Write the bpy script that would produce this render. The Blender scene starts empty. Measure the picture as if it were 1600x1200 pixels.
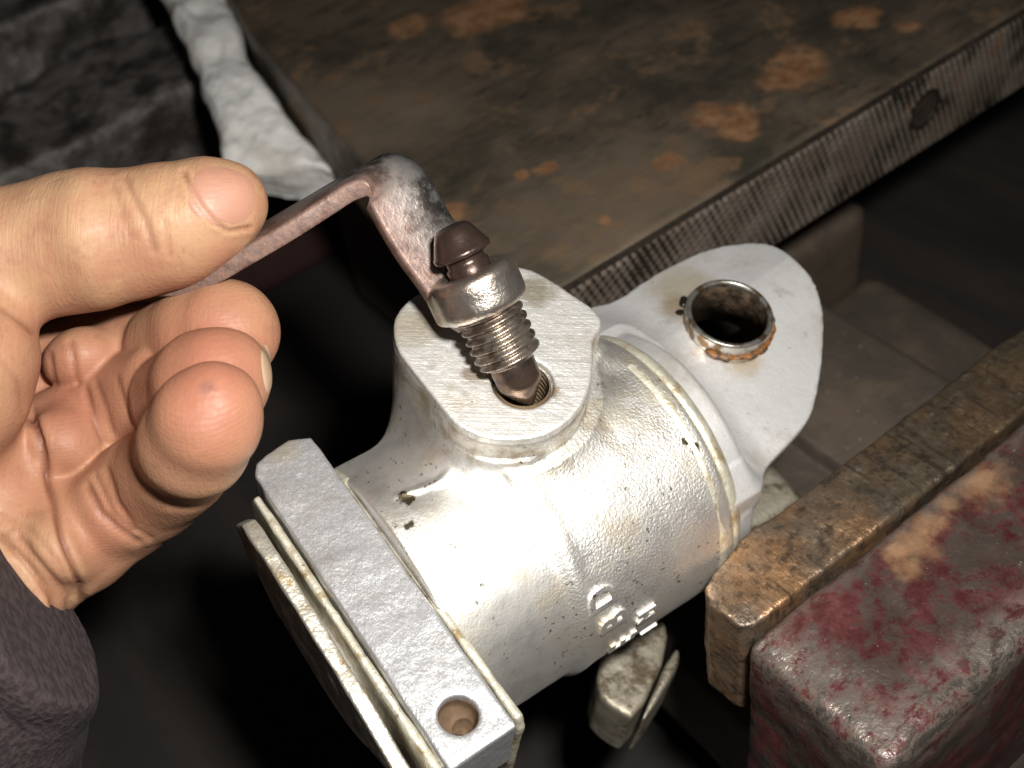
import bpy, bmesh, math, random
import numpy as np
from mathutils import Matrix, Vector
from mathutils.bvhtree import BVHTree

random.seed(4); rng = np.random.default_rng(7)
scene = bpy.context.scene
COL = scene.collection

# ------------------------------------------------------------------ frames
# working unit: millimetre.  Camera frame (x right, y up, -z forward) -> world (z up).
F = 1931.0                                    # focal length in photo pixels (1600 wide)
def nrm(v):
    v = np.array(v, float); return v/np.linalg.norm(v)
def ray(x, y): return np.array([(x-800)/F, -(y-600)/F, -1.0])
D1 = nrm((4138, 2605, -1931))                 # along the vise jaws
UP = np.array((-.117, .704, .70)); UP = nrm(UP-D1*UP.dot(D1))
DY = -np.cross(D1, UP)                        # across the jaws, away from the viewer
Q0 = ray(1079, 906)*235                       # near corner of the moving jaw plate
ZJ = 150.0                                    # jaw tops above the bench
MW = np.array([D1, DY, UP])
def W(p): return MW @ (np.asarray(p, float)-Q0) + np.array((0, 0, ZJ))
def WD(v): return MW @ np.asarray(v, float)
def at(px, py, d): return W(ray(px, py)*d)
CAM = W((0, 0, 0))
def onz(px, py, z):
    r = WD(ray(px, py)); return CAM + r*((z-CAM[2])/r[2])
def topx(p):                                  # world mm (N,3) -> photo pixel
    q = (np.asarray(p)-CAM) @ MW
    return np.stack([800+F*q[:, 0]/-q[:, 2], 600-F*q[:, 1]/-q[:, 2]], 1)

# ------------------------------------------------------------------ camera, world, flash, exposure
cd = bpy.data.cameras.new('camera'); cam = bpy.data.objects.new('camera', cd); COL.objects.link(cam)
Rm = Matrix([[float(MW[i][j]) for j in range(3)] for i in range(3)]).to_4x4()
cam.matrix_world = Matrix.Translation(Vector(CAM*.001)) @ Rm
cd.sensor_width = 36; cd.lens = F/1600*36; cd.clip_start = .01; cd.clip_end = 20
cd.dof.use_dof = True; cd.dof.focus_distance = .216; cd.dof.aperture_fstop = 20
scene.camera = cam
scene.render.resolution_x = 1024; scene.render.resolution_y = 768

world = bpy.data.worlds.new('World'); scene.world = world; world.use_nodes = True
world.node_tree.nodes['Background'].inputs[0].default_value = (.9, .95, 1, 1)
world.node_tree.nodes['Background'].inputs[1].default_value = .008

fl = bpy.data.lights.new('camera_flash', 'AREA'); fl.shape = 'RECTANGLE'; fl.size = .024; fl.size_y = .014
fl.energy = 1.3; fl.color = (1, .97, .92)
flo = bpy.data.objects.new('camera_flash', fl); COL.objects.link(flo)
flo.matrix_world = Matrix.Translation(Vector(W((34, 40, 4))*.001)) @ Rm @ Matrix.Rotation(math.radians(7), 4, 'Y') @ Matrix.Rotation(math.radians(-9), 4, 'X')
scene.view_settings.view_transform = 'Standard'; scene.view_settings.look = 'None'
scene.view_settings.exposure = 0; scene.view_settings.gamma = 1

# ------------------------------------------------------------------ materials
class NT:
    def __init__(s, name):
        s.m = bpy.data.materials.new(name); s.m.use_nodes = True
        s.t = s.m.node_tree; s.n = s.t.nodes; s.l = s.t.links
        s.b = s.n['Principled BSDF']; s.co = s.n.new('ShaderNodeTexCoord').outputs['Object']
    def set(s, node, i, v):
        if v is None: return
        if hasattr(v, 'links') or isinstance(v, bpy.types.NodeSocket): s.l.new(v, node.inputs[i])
        else: node.inputs[i].default_value = v
    def map(s, scale=(1, 1, 1), rot=(0, 0, 0), loc=(0, 0, 0)):
        k = s.n.new('ShaderNodeMapping'); s.l.new(s.co, k.inputs[0])
        k.inputs['Scale'].default_value = [x*1000 for x in scale] if True else scale
        k.inputs['Rotation'].default_value = rot; k.inputs['Location'].default_value = loc
        return k.outputs[0]
    def map2(s, scale, rot):                   # rotate, then stretch
        k = s.n.new('ShaderNodeMapping'); s.l.new(s.map(rot=rot), k.inputs[0]); k.inputs['Scale'].default_value = scale
        return k.outputs[0]
    def noise(s, scale, detail=4, rough=.55, vec=None, dist=0.):     # scale: cycles per mm
        k = s.n.new('ShaderNodeTexNoise'); s.l.new(vec or s.map(), k.inputs['Vector'])
        k.inputs['Scale'].default_value = scale; k.inputs['Detail'].default_value = detail
        k.inputs['Roughness'].default_value = rough; k.inputs['Distortion'].default_value = dist
        return k.outputs['Fac']
    def voro(s, scale, vec=None, feat='F1'):
        k = s.n.new('ShaderNodeTexVoronoi'); k.feature = feat; s.l.new(vec or s.map(), k.inputs['Vector'])
        k.inputs['Scale'].default_value = scale; return k.outputs['Distance']
    def ramp(s, x, lo, hi, a=0., b=1.):
        k = s.n.new('ShaderNodeMapRange'); k.interpolation_type = 'SMOOTHSTEP'; s.l.new(x, k.inputs[0])
        k.inputs[1].default_value = lo; k.inputs[2].default_value = hi
        k.inputs[3].default_value = a; k.inputs[4].default_value = b; return k.outputs[0]
    def math(s, op, a, b=None):
        k = s.n.new('ShaderNodeMath'); k.operation = op; s.set(k, 0, a); s.set(k, 1, b); return k.outputs[0]
    def mix(s, f, a, b, blend='MIX'):
        k = s.n.new('ShaderNodeMix'); k.data_type = 'RGBA'; k.blend_type = blend
        s.set(k, 0, f)
        for i, v in ((6, a), (7, b)):
            if isinstance(v, tuple): k.inputs[i].default_value = (*v, 1) if len(v) == 3 else v
            else: s.l.new(v, k.inputs[i])
        return k.outputs[2]
    def spot(s, c, r, soft=.5, noise=0., nscale=.5):                 # mask: 1 inside a ragged blob at c (object mm)
        k = s.n.new('ShaderNodeVectorMath'); k.operation = 'DISTANCE'
        s.l.new(s.map(), k.inputs[0]); k.inputs[1].default_value = [float(x) for x in c]
        d = k.outputs['Value']
        if noise:
            d = s.math('ADD', d, s.math('MULTIPLY', s.math('SUBTRACT', s.noise(nscale, 4, .6), .5), noise*2))
        return s.ramp(d, r*(1-soft), r*(1+soft), 1, 0)
    def bump(s, *hs):
        prev = None
        for h, st, dist in hs:
            k = s.n.new('ShaderNodeBump'); s.l.new(h, k.inputs['Height'])
            k.inputs['Strength'].default_value = st; k.inputs['Distance'].default_value = dist*.001
            if prev: s.l.new(prev, k.inputs['Normal'])
            prev = k.outputs[0]
        s.l.new(prev, s.b.inputs['Normal'])
    def out(s, color=None, metallic=None, rough=None, **kw):
        for nme, v in (('Base Color', color), ('Metallic', metallic), ('Roughness', rough), *kw.items()):
            if v is None: continue
            if isinstance(v, tuple) and len(v) == 3 and nme == 'Base Color': v = (*v, 1)
            s.set(s.b, nme, v)
        return s.m
    def attr(s, name):
        k = s.n.new('ShaderNodeAttribute'); k.attribute_name = name; return k.outputs['Fac']

# ------------------------------------------------------------------ object helpers
def link(o, parent=None):
    COL.objects.link(o)
    if parent: o.parent = parent
    return o
def mesh(name, V, Fc, mat, parent=None, smooth=True, frame=None, bevel=0, attrs=None):
    V = np.asarray(V, float)
    me = bpy.data.meshes.new(name)
    if isinstance(Fc, np.ndarray):
        nF, k = Fc.shape
        me.vertices.add(len(V)); me.vertices.foreach_set('co', (V*.001).ravel())
        me.loops.add(nF*k); me.loops.foreach_set('vertex_index', Fc.ravel().astype(np.int32))
        me.polygons.add(nF); me.polygons.foreach_set('loop_start', np.arange(0, nF*k, k, dtype=np.int32))
        me.update(calc_edges=True)
    else:
        me.from_pydata((V*.001).tolist(), [], Fc); me.update()
    if smooth: me.polygons.foreach_set('use_smooth', np.ones(len(me.polygons), bool))
    for an, av in (attrs or {}).items():
        at_ = me.attributes.new(an, 'FLOAT', 'POINT'); at_.data.foreach_set('value', np.asarray(av, np.float32))
    me.materials.append(mat); me.validate()
    o = bpy.data.objects.new(name, me); link(o, parent)
    if bevel:
        b = o.modifiers.new('bevel', 'BEVEL'); b.width = bevel*.001; b.segments = 2; b.limit_method = 'ANGLE'
    return o
def thing(name, label, cat, M4, group=None):
    o = bpy.data.objects.new(name, None); COL.objects.link(o); o.matrix_world = M4
    o.empty_display_size = .01; o['label'] = label; o['category'] = cat
    if group: o['group'] = group
    return o
def tag(o, label, cat):
    o['label'] = label; o['category'] = cat; return o
def frame4(origin, X, Y, Z):                   # world mm origin, world unit axes
    m = Matrix.Identity(4)
    for i in range(3):
        m[i][0], m[i][1], m[i][2], m[i][3] = float(X[i]), float(Y[i]), float(Z[i]), float(origin[i])*.001
    return m

# ------------------------------------------------------------------ implicit solids
def lattice(n, seed):
    return np.random.default_rng(seed).random((n, n, n)).astype(np.float32)
LAT = lattice(32, 3)
def vnoise(P):                                 # value noise -1..1, P (...,3) in cycles
    P = np.asarray(P, np.float32); i = np.floor(P).astype(int); f = P-i; f = f*f*(3-2*f)
    r = 0
    for dx in (0, 1):
        for dy in (0, 1):
            for dz in (0, 1):
                w = (f[..., 0] if dx else 1-f[..., 0])*(f[..., 1] if dy else 1-f[..., 1])*(f[..., 2] if dz else 1-f[..., 2])
                r = r+w*LAT[(i[..., 0]+dx) % 32, (i[..., 1]+dy) % 32, (i[..., 2]+dz) % 32]
    return r*2-1
def fbm(P, o=3):
    return sum(vnoise(np.asarray(P)*2**k+17.3*k)*.5**k for k in range(o))
class Grid:
    def __init__(s, lo, hi, h):
        s.lo = np.array(lo, float); s.h = h
        s.ax = [np.arange(lo[i], hi[i]+h, h, dtype=np.float32) for i in range(3)]
        s.f = np.full([len(x) for x in s.ax], 30, np.float32)
    def sub(s, lo, hi):
        sl = tuple(slice(max(0, int((lo[i]-s.lo[i])/s.h)-1), max(1, int((hi[i]-s.lo[i])/s.h)+2)) for i in range(3))
        return sl, [s.ax[i][sl[i]] for i in range(3)]
    def pts(s, ax): return np.stack(np.meshgrid(*ax, indexing='ij'), -1)
    def add(s, fn, lo, hi, k=0., op='u'):      # smooth union (k) or sharp/smooth subtraction in a box
        m = k+2*s.h
        sl, ax = s.sub([lo[i]-m for i in range(3)], [hi[i]+m for i in range(3)])
        if min(len(x) for x in ax) < 1: return
        d = fn(s.pts(ax)).astype(np.float32); g = s.f[sl]
        if op == 'd': g, d, sg = -g, d, -1
        else: sg = 1
        if op == 'd':
            if k: r = np.minimum(g, d)-np.maximum(k-np.abs(g-d), 0)**2/(4*k)
            else: r = np.minimum(g, d)
        else:
            if k: r = np.minimum(g, d)-np.maximum(k-np.abs(g-d), 0)**2/(4*k)
            else: r = np.minimum(g, d)
        s.f[sl] = sg*r
    def rough(s, amp, freq, oct=3):
        b = np.argwhere(np.abs(s.f) < amp*2+2*s.h)
        P = np.stack([s.ax[i][b[:, i]] for i in range(3)], -1)
        s.f[tuple(b.T)] += amp*fbm(P*freq, oct)
    def mesh(s):
        f = s.f; ins = f < 0
        nx, ny, nz = [k-1 for k in f.shape]
        cnt = np.zeros((nx, ny, nz), np.int8)
        for dx in (0, 1):
            for dy in (0, 1):
                for dz in (0, 1): cnt += ins[dx:dx+nx, dy:dy+ny, dz:dz+nz]
        act = np.argwhere((cnt > 0) & (cnt < 8))
        idx = np.full((nx, ny, nz), -1, np.int32); idx[tuple(act.T)] = np.arange(len(act))
        acc = np.zeros((len(act), 3)); num = np.zeros(len(act))
        for a in range(3):
            o1, o2 = [(1, 2), (0, 2), (0, 1)][a]
            for p in (0, 1):
                for q in (0, 1):
                    A = act.copy(); A[:, o1] += p; A[:, o2] += q; Bq = A.copy(); Bq[:, a] += 1
                    fa = f[tuple(A.T)]; fb = f[tuple(Bq.T)]; m = (fa < 0) != (fb < 0)
                    t = fa[m]/(fa[m]-fb[m]); pt = A[m].astype(float); pt[:, a] += t
                    acc[m] += pt; num[m] += 1
        V = s.lo+acc/num[:, None]*s.h
        faces = []
        for a in range(3):
            o1, o2 = [(1, 2), (2, 0), (0, 1)][a]
            sl0 = [slice(None)]*3; sl1 = [slice(None)]*3; sl0[a] = slice(0, -1); sl1[a] = slice(1, None)
            ch = ins[tuple(sl0)] != ins[tuple(sl1)]
            e = np.argwhere(ch); e = e[(e[:, o1] > 0) & (e[:, o2] > 0) & (e[:, o1] < f.shape[o1]-1) & (e[:, o2] < f.shape[o2]-1)]
            def cell(p, q):
                c = e.copy(); c[:, o1] -= p; c[:, o2] -= q; return idx[tuple(c.T)]
            qd = np.stack([cell(1, 1), cell(0, 1), cell(0, 0), cell(1, 0)], 1)
            flip = ~ins[tuple(e.T)]; qd[flip] = qd[flip][:, ::-1]
            faces.append(qd)
        Fq = np.concatenate(faces); Fq = Fq[(Fq >= 0).all(1)]
        return V, Fq
def vnormals(V, Fq):
    n = np.cross(V[Fq[:, 2]]-V[Fq[:, 0]], V[Fq[:, 3]]-V[Fq[:, 1]])
    N = np.zeros_like(V)
    for k in range(4): np.add.at(N, Fq[:, k], n)
    return N/(np.linalg.norm(N, axis=1, keepdims=True)+1e-9)
def relax(V, Fq, it=2, lam=.5):
    for _ in range(it):
        S = np.zeros_like(V); c = np.zeros(len(V))
        for k in range(4):
            for j in (1, 3):
                np.add.at(S, Fq[:, k], V[Fq[:, (k+j) % 4]]); np.add.at(c, Fq[:, k], 1)
        V = V+lam*(S/c[:, None]-V)
    return V
def rcone(a, b, r1, r2):                       # round cone
    a = np.array(a, np.float32); b = np.array(b, np.float32); ba = b-a; l2 = float(ba@ba); rr = r1-r2
    a2 = max(l2-rr*rr, 1e-6); il2 = 1/l2
    def fn(P):
        pa = P-a; y = pa@ba; z = y-l2; x2 = ((pa*l2-y[..., None]*ba)**2).sum(-1); y2 = y*y*l2; z2 = z*z*l2
        k = np.sign(rr)*rr*rr*x2
        d = (np.sqrt(x2*a2*il2)+y*rr)*il2-r1
        c1 = np.sign(z)*a2*z2 > k; c2 = np.sign(y)*a2*y2 < k
        d = np.where(c1, np.sqrt(x2+z2)*il2-r2, np.where(c2, np.sqrt(x2+y2)*il2-r1, d))
        return d
    lo = np.minimum(a-r1, b-r2); hi = np.maximum(a+r1, b+r2)
    return fn, lo, hi
def ellip(c, R, ax=None):
    c = np.array(c, np.float32); R = np.array(R, np.float32); M = np.eye(3) if ax is None else np.array(ax)
    def fn(P):
        q = (P-c) @ M.T.astype(np.float32); k0 = np.linalg.norm(q/R, axis=-1); k1 = np.linalg.norm(q/R**2, axis=-1)+1e-6
        return k0*(k0-1)/k1
    m = R.max(); return fn, c-m, c+m
def cylx(s0, s1, r, c=(0, 0), rnd=.6, axis=0):  # rounded cylinder along an axis
    oth = [i for i in range(3) if i != axis]
    def fn(P):
        q = np.hypot(P[..., oth[0]]-c[0], P[..., oth[1]]-c[1])-r+rnd
        x = np.abs(P[..., axis]-(s0+s1)/2)-(s1-s0)/2+rnd
        return np.minimum(np.maximum(q, x), 0)+np.hypot(np.maximum(q, 0), np.maximum(x, 0))-rnd
    lo = np.zeros(3); hi = np.zeros(3); lo[axis], hi[axis] = s0, s1
    for j, i in enumerate(oth): lo[i], hi[i] = c[j]-r, c[j]+r
    return fn, lo, hi
def box(lo, hi, rnd=.5):
    lo = np.array(lo, float); hi = np.array(hi, float); c = (lo+hi)/2; e = (hi-lo)/2-rnd
    def fn(P):
        q = np.abs(P-c.astype(np.float32))-e.astype(np.float32)
        return np.linalg.norm(np.maximum(q, 0), axis=-1)+np.minimum(q.max(-1), 0)-rnd
    return fn, lo, hi
def poly2(pts, X, Y):                          # signed distance to a polygon on a 2-D grid
    pts = np.asarray(pts, float); n = len(pts); d = np.full(X.shape, 1e9); s = np.ones(X.shape)
    for i in range(n):
        v = pts[i]; w = pts[i-1]; e = w-v; wx = X-v[0]; wy = Y-v[1]
        t = np.clip((wx*e[0]+wy*e[1])/(e@e), 0, 1); bx = wx-e[0]*t; by = wy-e[1]*t
        d = np.minimum(d, bx*bx+by*by)
        c1 = Y >= v[1]; c2 = Y < w[1]; c3 = e[0]*wy > e[1]*wx
        fl = (c1 & c2 & c3) | (~c1 & ~c2 & ~c3); s = np.where(fl, -s, s)
    return s*np.sqrt(d)
def prism(pts, z0, z1, rnd=.5, axis=2, grow=0.):   # extruded polygon along an axis; pts in the other two axes (in order)
    pts = np.asarray(pts, float); oth = [i for i in range(3) if i != axis]
    def fn(P):
        sl = [slice(None)]*3; sl[axis] = 0
        A = P[tuple(sl)]
        q = np.expand_dims(poly2(pts, A[..., oth[0]], A[..., oth[1]])-grow+rnd, axis)
        x = np.abs(P[..., axis]-(z0+z1)/2)-(z1-z0)/2+rnd
        return np.minimum(np.maximum(q, x), 0)+np.hypot(np.maximum(q, 0), np.maximum(x, 0))-rnd
    lo = np.zeros(3); hi = np.zeros(3); lo[axis], hi[axis] = z0, z1
    for j, i in enumerate(oth): lo[i], hi[i] = pts[:, j].min()-grow, pts[:, j].max()+grow
    return fn, lo, hi
def smoothpoly(pts, it=2):
    pts = np.asarray(pts, float)
    for _ in range(it):
        nx = np.roll(pts, -1, 0); pts = np.stack([pts*.75+nx*.25, pts*.25+nx*.75], 1).reshape(-1, 2)
    return pts
def lathe(profile, seg=48):                    # profile (z, r) about z
    V = []; Fc = []
    for z, r in profile:
        for i in range(seg):
            t = 2*math.pi*i/seg; V.append((r*math.cos(t), r*math.sin(t), z))
    for j in range(len(profile)-1):
        for i in range(seg):
            i2 = (i+1) % seg; Fc.append((j*seg+i, j*seg+i2, (j+1)*seg+i2, (j+1)*seg+i))
    return V, Fc

#MATERIALS
def m_cast():
    k = NT('cast_aluminium')
    g = k.noise(1.85, 3, .55); g2 = k.noise(.2, 4, .55); pit = k.voro(.38, k.map(loc=(3, 1, 2)))
    st = k.noise(.09, 5, .6); sx = k.n.new('ShaderNodeSeparateXYZ'); k.l.new(k.map(), sx.inputs[0])
    col = k.mix(k.math('MULTIPLY', k.ramp(st, .48, .70), .7), (.86, .84, .80), (.64, .56, .43))
    bnd = k.math('MULTIPLY', k.ramp(sx.outputs[2], 24, 33), k.ramp(k.noise(.16, 5, .7, k.map(loc=(1, 5, 9))), .42, .62))
    col = k.mix(k.math('MULTIPLY', bnd, .65), col, (.40, .32, .19))                    # old oil film on the upper casting
    clus = k.ramp(k.noise(.07, 2, .5, k.map(loc=(2, 7, 0))), .42, .56)
    pm = k.math('MULTIPLY', k.ramp(k.noise(.75, 3, .6, k.map(loc=(9, 4, 0))), .63, .68), clus)
    col = k.mix(k.math('MULTIPLY', pm, .85), col, (.12, .085, .035))
    fl_ = k.math('MULTIPLY', k.ramp(k.noise(.28, 5, .7, k.map(loc=(7, 1, 4))), .66, .72), .8)
    col = k.mix(fl_, col, (.20, .10, .03))
    for c, r in STAINS:
        col = k.mix(k.math('MULTIPLY', k.spot(c, r, .25, r*1.3, .7), .95), col, (.07, .045, .012))
    rgn = k.math('MULTIPLY', k.ramp(sx.outputs[0], -4, 16, .3, 1.0), k.ramp(k.noise(.05, 3, .5), .35, .6, .55, 1.0))
    k.bump((g2, .12, .45), (k.math('MULTIPLY', g, rgn), .8, .28), (pit, .10, .3))
    return k.out(col, .94, k.ramp(st, .3, .7, .47, .58))
def m_machined(name, tone=(.80, .79, .77), stain=.3, dirn=(0, 0, 0), sc=(.06, 1.6, .3), met=.8, rgh=(.34, .5), scr=.35, lump=.2, sscale=.12, spots=()):
    k = NT(name)
    v = k.map2(sc, dirn); s1 = k.noise(1.1, 5, .75, v, .15); s2 = k.noise(sscale, 5, .65); s3 = k.noise(.55, 5, .7, k.map(loc=(5, 2, 8)))
    s4 = k.noise(.35, 4, .7, k.map2(sc, (dirn[0], dirn[1], dirn[2]+.5)), .2)
    col = k.mix(k.ramp(s1, .38, .68), tone, tuple(x*(.66 if scr > .2 else .78) for x in tone))
    col = k.mix(k.math('MULTIPLY', k.ramp(s2, .48, .72), stain), col, (.40, .29, .14))
    col = k.mix(k.math('MULTIPLY', k.ramp(k.noise(sscale*2.2, 5, .7, k.map(loc=(1, 8, 3))), .58, .7), stain*.8), col, (.22, .11, .045))
    col = k.mix(k.math('MULTIPLY', k.ramp(s3, .66, .73), .75), col, (.11, .08, .05))
    for c, r, f, cl in spots: col = k.mix(k.math('MULTIPLY', k.spot(c, r, .5, r*.6, 1.2/r), f), col, cl)
    k.bump((s1, scr, .15), (s4, scr, .15), (k.noise(.35, 4, .65), lump, .5), (k.noise(1.1, 3, .6), lump, .25))
    return k.out(col, met, k.ramp(s1, .3, .7, *rgh))

# ================================================================== CALIPER
a_ = nrm((.82, .43, -.40)); c_ = np.array((.56, -.68, .45)); c_ = nrm(c_-a_*c_.dot(a_)); n_ = np.cross(c_, a_)
Hc = ray(815, 605)*220
h0 = 38.0
Bc = ray(734, 876)*((n_ @ Hc-h0)/(n_ @ ray(734, 876)))
def cloc(p): d = p-Bc; return np.array([d @ a_, -(d @ c_), d @ n_])
def onh(x, y, h):
    r = ray(x, y); return cloc(r*((n_ @ Bc+h)/(n_ @ r)))
def ons(x, y, s):
    r = ray(x, y); return cloc(r*((a_ @ Bc+s)/(a_ @ r)))
def oncyl(x, y, R):                            # pixel -> point on the cylinder wall, caliper frame
    o = cloc(np.zeros(3)); r = cloc(ray(x, y))-o
    A = r[1]**2+r[2]**2; Bq = o[1]*r[1]+o[2]*r[2]; C = o[1]**2+o[2]**2-R*R
    return o+r*((-Bq-math.sqrt(max(Bq*Bq-A*C, 0)))/A)
CF = frame4(W(Bc), WD(a_), WD(-c_), WD(n_))
STAINS = [(oncyl(632, 776, 29), 1.5), (oncyl(641, 818, 29), 1.1), (oncyl(755, 915, 29), .8), (oncyl(1085, 700, 29), 1.0), (oncyl(1070, 690, 29), .7)]
M_CAST = m_cast()
HOLEC = onh(817, 598, h0)
M_FACE = m_machined('machined_boss_face', dirn=(0, 0, .6), sc=(.06, 1.5, .3), tone=(.86, .84, .80), met=.65, rgh=(.36, .52), scr=.8, stain=.35, spots=[(onh(860, 610, h0), 1.6, .8, (.25, .15, .06)), (onh(735, 585, h0), 1.8, .7, (.22, .15, .08)), (onh(835, 455, h0), 3.5, .8, (.30, .25, .17)), (onh(640, 510, h0), 4.5, .6, (.45, .38, .25))])
M_BAR = m_machined('filed_bar_face', tone=(.66, .66, .67), stain=.10, sc=(1.6, .12, .3), met=.75, rgh=(.36, .52), scr=.8, lump=.38, spots=[(onh(440, 700, 25), 3.0, .5, (.60, .52, .36))])
M_LUG = m_machined('worn_lug_face', tone=(.86, .85, .84), stain=.35, sc=(.3, .5, .4), met=.65, rgh=(.40, .56), scr=.18, lump=.16, sscale=.07, spots=[(onh(1070, 440, 18), 7, .6, (.50, .40, .22)), (onh(1165, 550, 18), 4.5, .55, (.55, .38, .15)), (onh(1060, 475, 18), 4, .6, (.35, .22, .09)), (onh(1198, 588, 18), .9, .7, (.3, .12, .05))])
M_BAND = m_machined('stained_band', tone=(.80, .76, .62), stain=1.0, sc=(.5, .2, .2), met=.6, rgh=(.36, .55), sscale=.22, lump=.5)
M_FLG = m_machined('flange_metal', tone=(.64, .61, .52), stain=.9, sc=(.4, .3, .3), met=.75, rgh=(.34, .5), sscale=.2, lump=.5)

cal = thing('brake_caliper', 'cast aluminium brake caliper body with round boss, clamped in the vise', 'brake caliper', CF)
bossP = [onh(x, y, h0)[:2] for x, y in ((614, 516), (618, 490), (645, 462), (700, 432), (760, 414), (820, 416), (860, 436), (912, 472), (926, 480), (944, 503),
         (926, 528), (927, 560), (924, 600), (904, 644), (864, 676), (820, 687), (760, 686), (720, 668), (702, 652), (672, 612), (640, 572), (620, 544))]
bossP = smoothpoly(bossP, 1)
hole = onh(817, 598, h0)[:2]
def build_cast():
    G = Grid((-19, -33, -33), (52, 44, 38.5), .5)
    G.add(*cylx(6, 42.6, 29.2, rnd=1.2)); G.add(*cylx(-18, 8, 28.2, rnd=.5), k=2.5)
    f, lo, hi = prism(bossP, 8, 36.9, rnd=1.0, grow=.15)
    G.add(f, lo, hi, k=8.0)
    G.add(*box((38, 22, -24), (51, 43.6, -6), 2), k=3)       # foot towards the far jaw
    G.add(*cylx(-19, 51, 22, rnd=.5))
    # casting seam below the boss
    pts = [onh(702, 655, 36)]+[oncyl(706, 735, 28.6), oncyl(690, 752, 28.4), oncyl(655, 765, 28.3), oncyl(620, 775, 28.2)]
    for p, q in zip(pts[1:-1], pts[2:]): G.add(*rcone(p, q, .42, .34), k=.9)
    G.rough(.05, .2, 3)
    G.add(*cylx(26, 60, 5.3, c=hole, rnd=.2, axis=2), op='d')
    return G.mesh()
V, Fq = build_cast()
o = mesh('body', V, Fq, M_CAST, cal); o['label'] = 'grainy cast aluminium cylinder body'
# machined boss face with threaded hole
G = Grid((-3, -4, 32), (40, 36, 38.8), .36)
f, lo, hi = prism(bossP, 33.5, 38, rnd=.35); G.add(f, lo, hi)
G.rough(.05, .2, 2)
G.add(*cylx(30, 37.3, 5.1, c=hole, rnd=.01, axis=2), op='d'); G.add(*cylx(36.6, 40, 5.6, c=hole, rnd=.01, axis=2), op='d')
V, Fq = G.mesh(); mesh('boss_face', V, Fq, M_FACE, cal)
k = NT('oily_thread'); k.bump((k.noise(.6, 3), .3, .3)); M_OILY = k.out(k.mix(k.noise(.3, 4), (.16, .10, .05), (.35, .27, .18)), .5, .3)
prof = []
for i in range(0, 56):
    z = 27+i*.19; prof.append((z, 5.2-.45*(abs((z/1.25) % 1-.5)*2)))
prof = [(27, .01)]+prof
V, Fc = lathe(prof, 48); V = np.array(V); V[:, 0] += hole[0]; V[:, 1] += hole[1]
mesh('threaded_hole', V, Fc, M_OILY, cal)
# slide bar with countersunk hole
HB = 25.0
barP = [onh(x, y, HB)[:2] for x, y in ((396, 742), (399, 722), (418, 706), (450, 685), (486, 681), (500, 698))]
barP += [onh(809, 1134, HB)[:2], onh(703, 1206, HB)[:2]]
G = Grid((-34, -42, 8), (-15, 31, 27), .4)
f, lo, hi = prism(barP, 9.5, HB, rnd=.6); G.add(f, lo, hi)
bh = onh(716, 1117, HB)
G.add(*cylx(10, 28, 3.2, c=bh[:2], rnd=.1, axis=2), k=.7, op='d')
G.rough(.14, .17, 4)
V, Fq = G.mesh(); o = mesh('slide_bar', V, Fq, M_BAR, cal); o['label'] = 'filed flat grey bar with a countersunk hole'
k = NT('hole_dirt'); M_DIRT = k.out(k.mix(k.noise(.5, 4), (.26, .17, .10), (.08, .05, .035)), .3, .5)
V, Fc = lathe([(12.5, .01), (12.5, 1.7), (19.6, 1.8), (19.9, 2.0), (20.6, 3.1), (22.5, 3.15), (24.3, 3.3)], 40); V = np.array(V); V += fbm(V*.45, 3)[:, None]*.22; V += (bh[0], bh[1], 0); V[:, 0] += np.where(V[:, 2] < 20.2, .7, 0); V[:, 1] -= np.where(V[:, 2] < 20.2, .9, 0)
mesh('hole_wall', V, Fc, M_DIRT, cal)
# lip plate, inner strip, outer flange
G = Grid((-20, -42, -14), (-13, 30, 27), .4)
G.add(*prism([(-38.2, -8), (18, -8), (22, 12), (21, 20.0), (16, 23.4), (-37.6, 23.8), (-38.8, 21)], -18.3, -16.7, rnd=.5, axis=0)); G.rough(.22, .2, 3)
V, Fq = G.mesh(); mesh('lip_plate', V, Fq, M_BAND, cal)
G = Grid((-36, -42, -2), (-30.2, 30, 26), .4)
G.add(*prism([(-38.5, 2), (20, 2), (23, 20), (21.5, 23.4), (-37.5, 22.6)], -33.6, -31.9, rnd=.5, axis=0)); G.rough(.16, .2, 3)
V, Fq = G.mesh(); mesh('inner_strip', V, Fq, M_BAND, cal)
flP = [(21, 18.6), (17, 13.3), (7.3, 6), (-6.6, 5), (-20, 9), (-30, 13), (-37, 14), (-37, 16), (-29, 18.6), (-20, 21), (-4, 23.0), (9.6, 24.2), (17.5, 23.8)]
G = Grid((-40, -40, 2), (-33, 24, 27), .4)
G.add(*prism(flP, -37.8, -35.0, rnd=.4, axis=0)); G.rough(.16, .22, 3)
V, Fq = G.mesh(); o = mesh('outer_flange', V, Fq, M_FLG, cal)
V, Fc = lathe([(-34, .01), (-34, 17), (-16, 17), (-16, .01)], 40); V = np.array(V)[:, [2, 0, 1]]*(1.05, 1, .7)+(0, -6, 5)
mesh('neck', V, Fc, M_CAST, cal)
# machined end band
V, Fc = lathe([(38.6, 28.8), (38.9, 29.3), (42.2, 29.1), (42.5, 28.5), (42.8, 28.0), (43.1, 28.5), (45.0, 28.0), (45.8, 27.2), (46.2, 26.0), (46.2, .01)], 160); V = np.array(V)[:, [2, 0, 1]]
mesh('end_band', V, Fc, M_BAND, cal)
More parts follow.
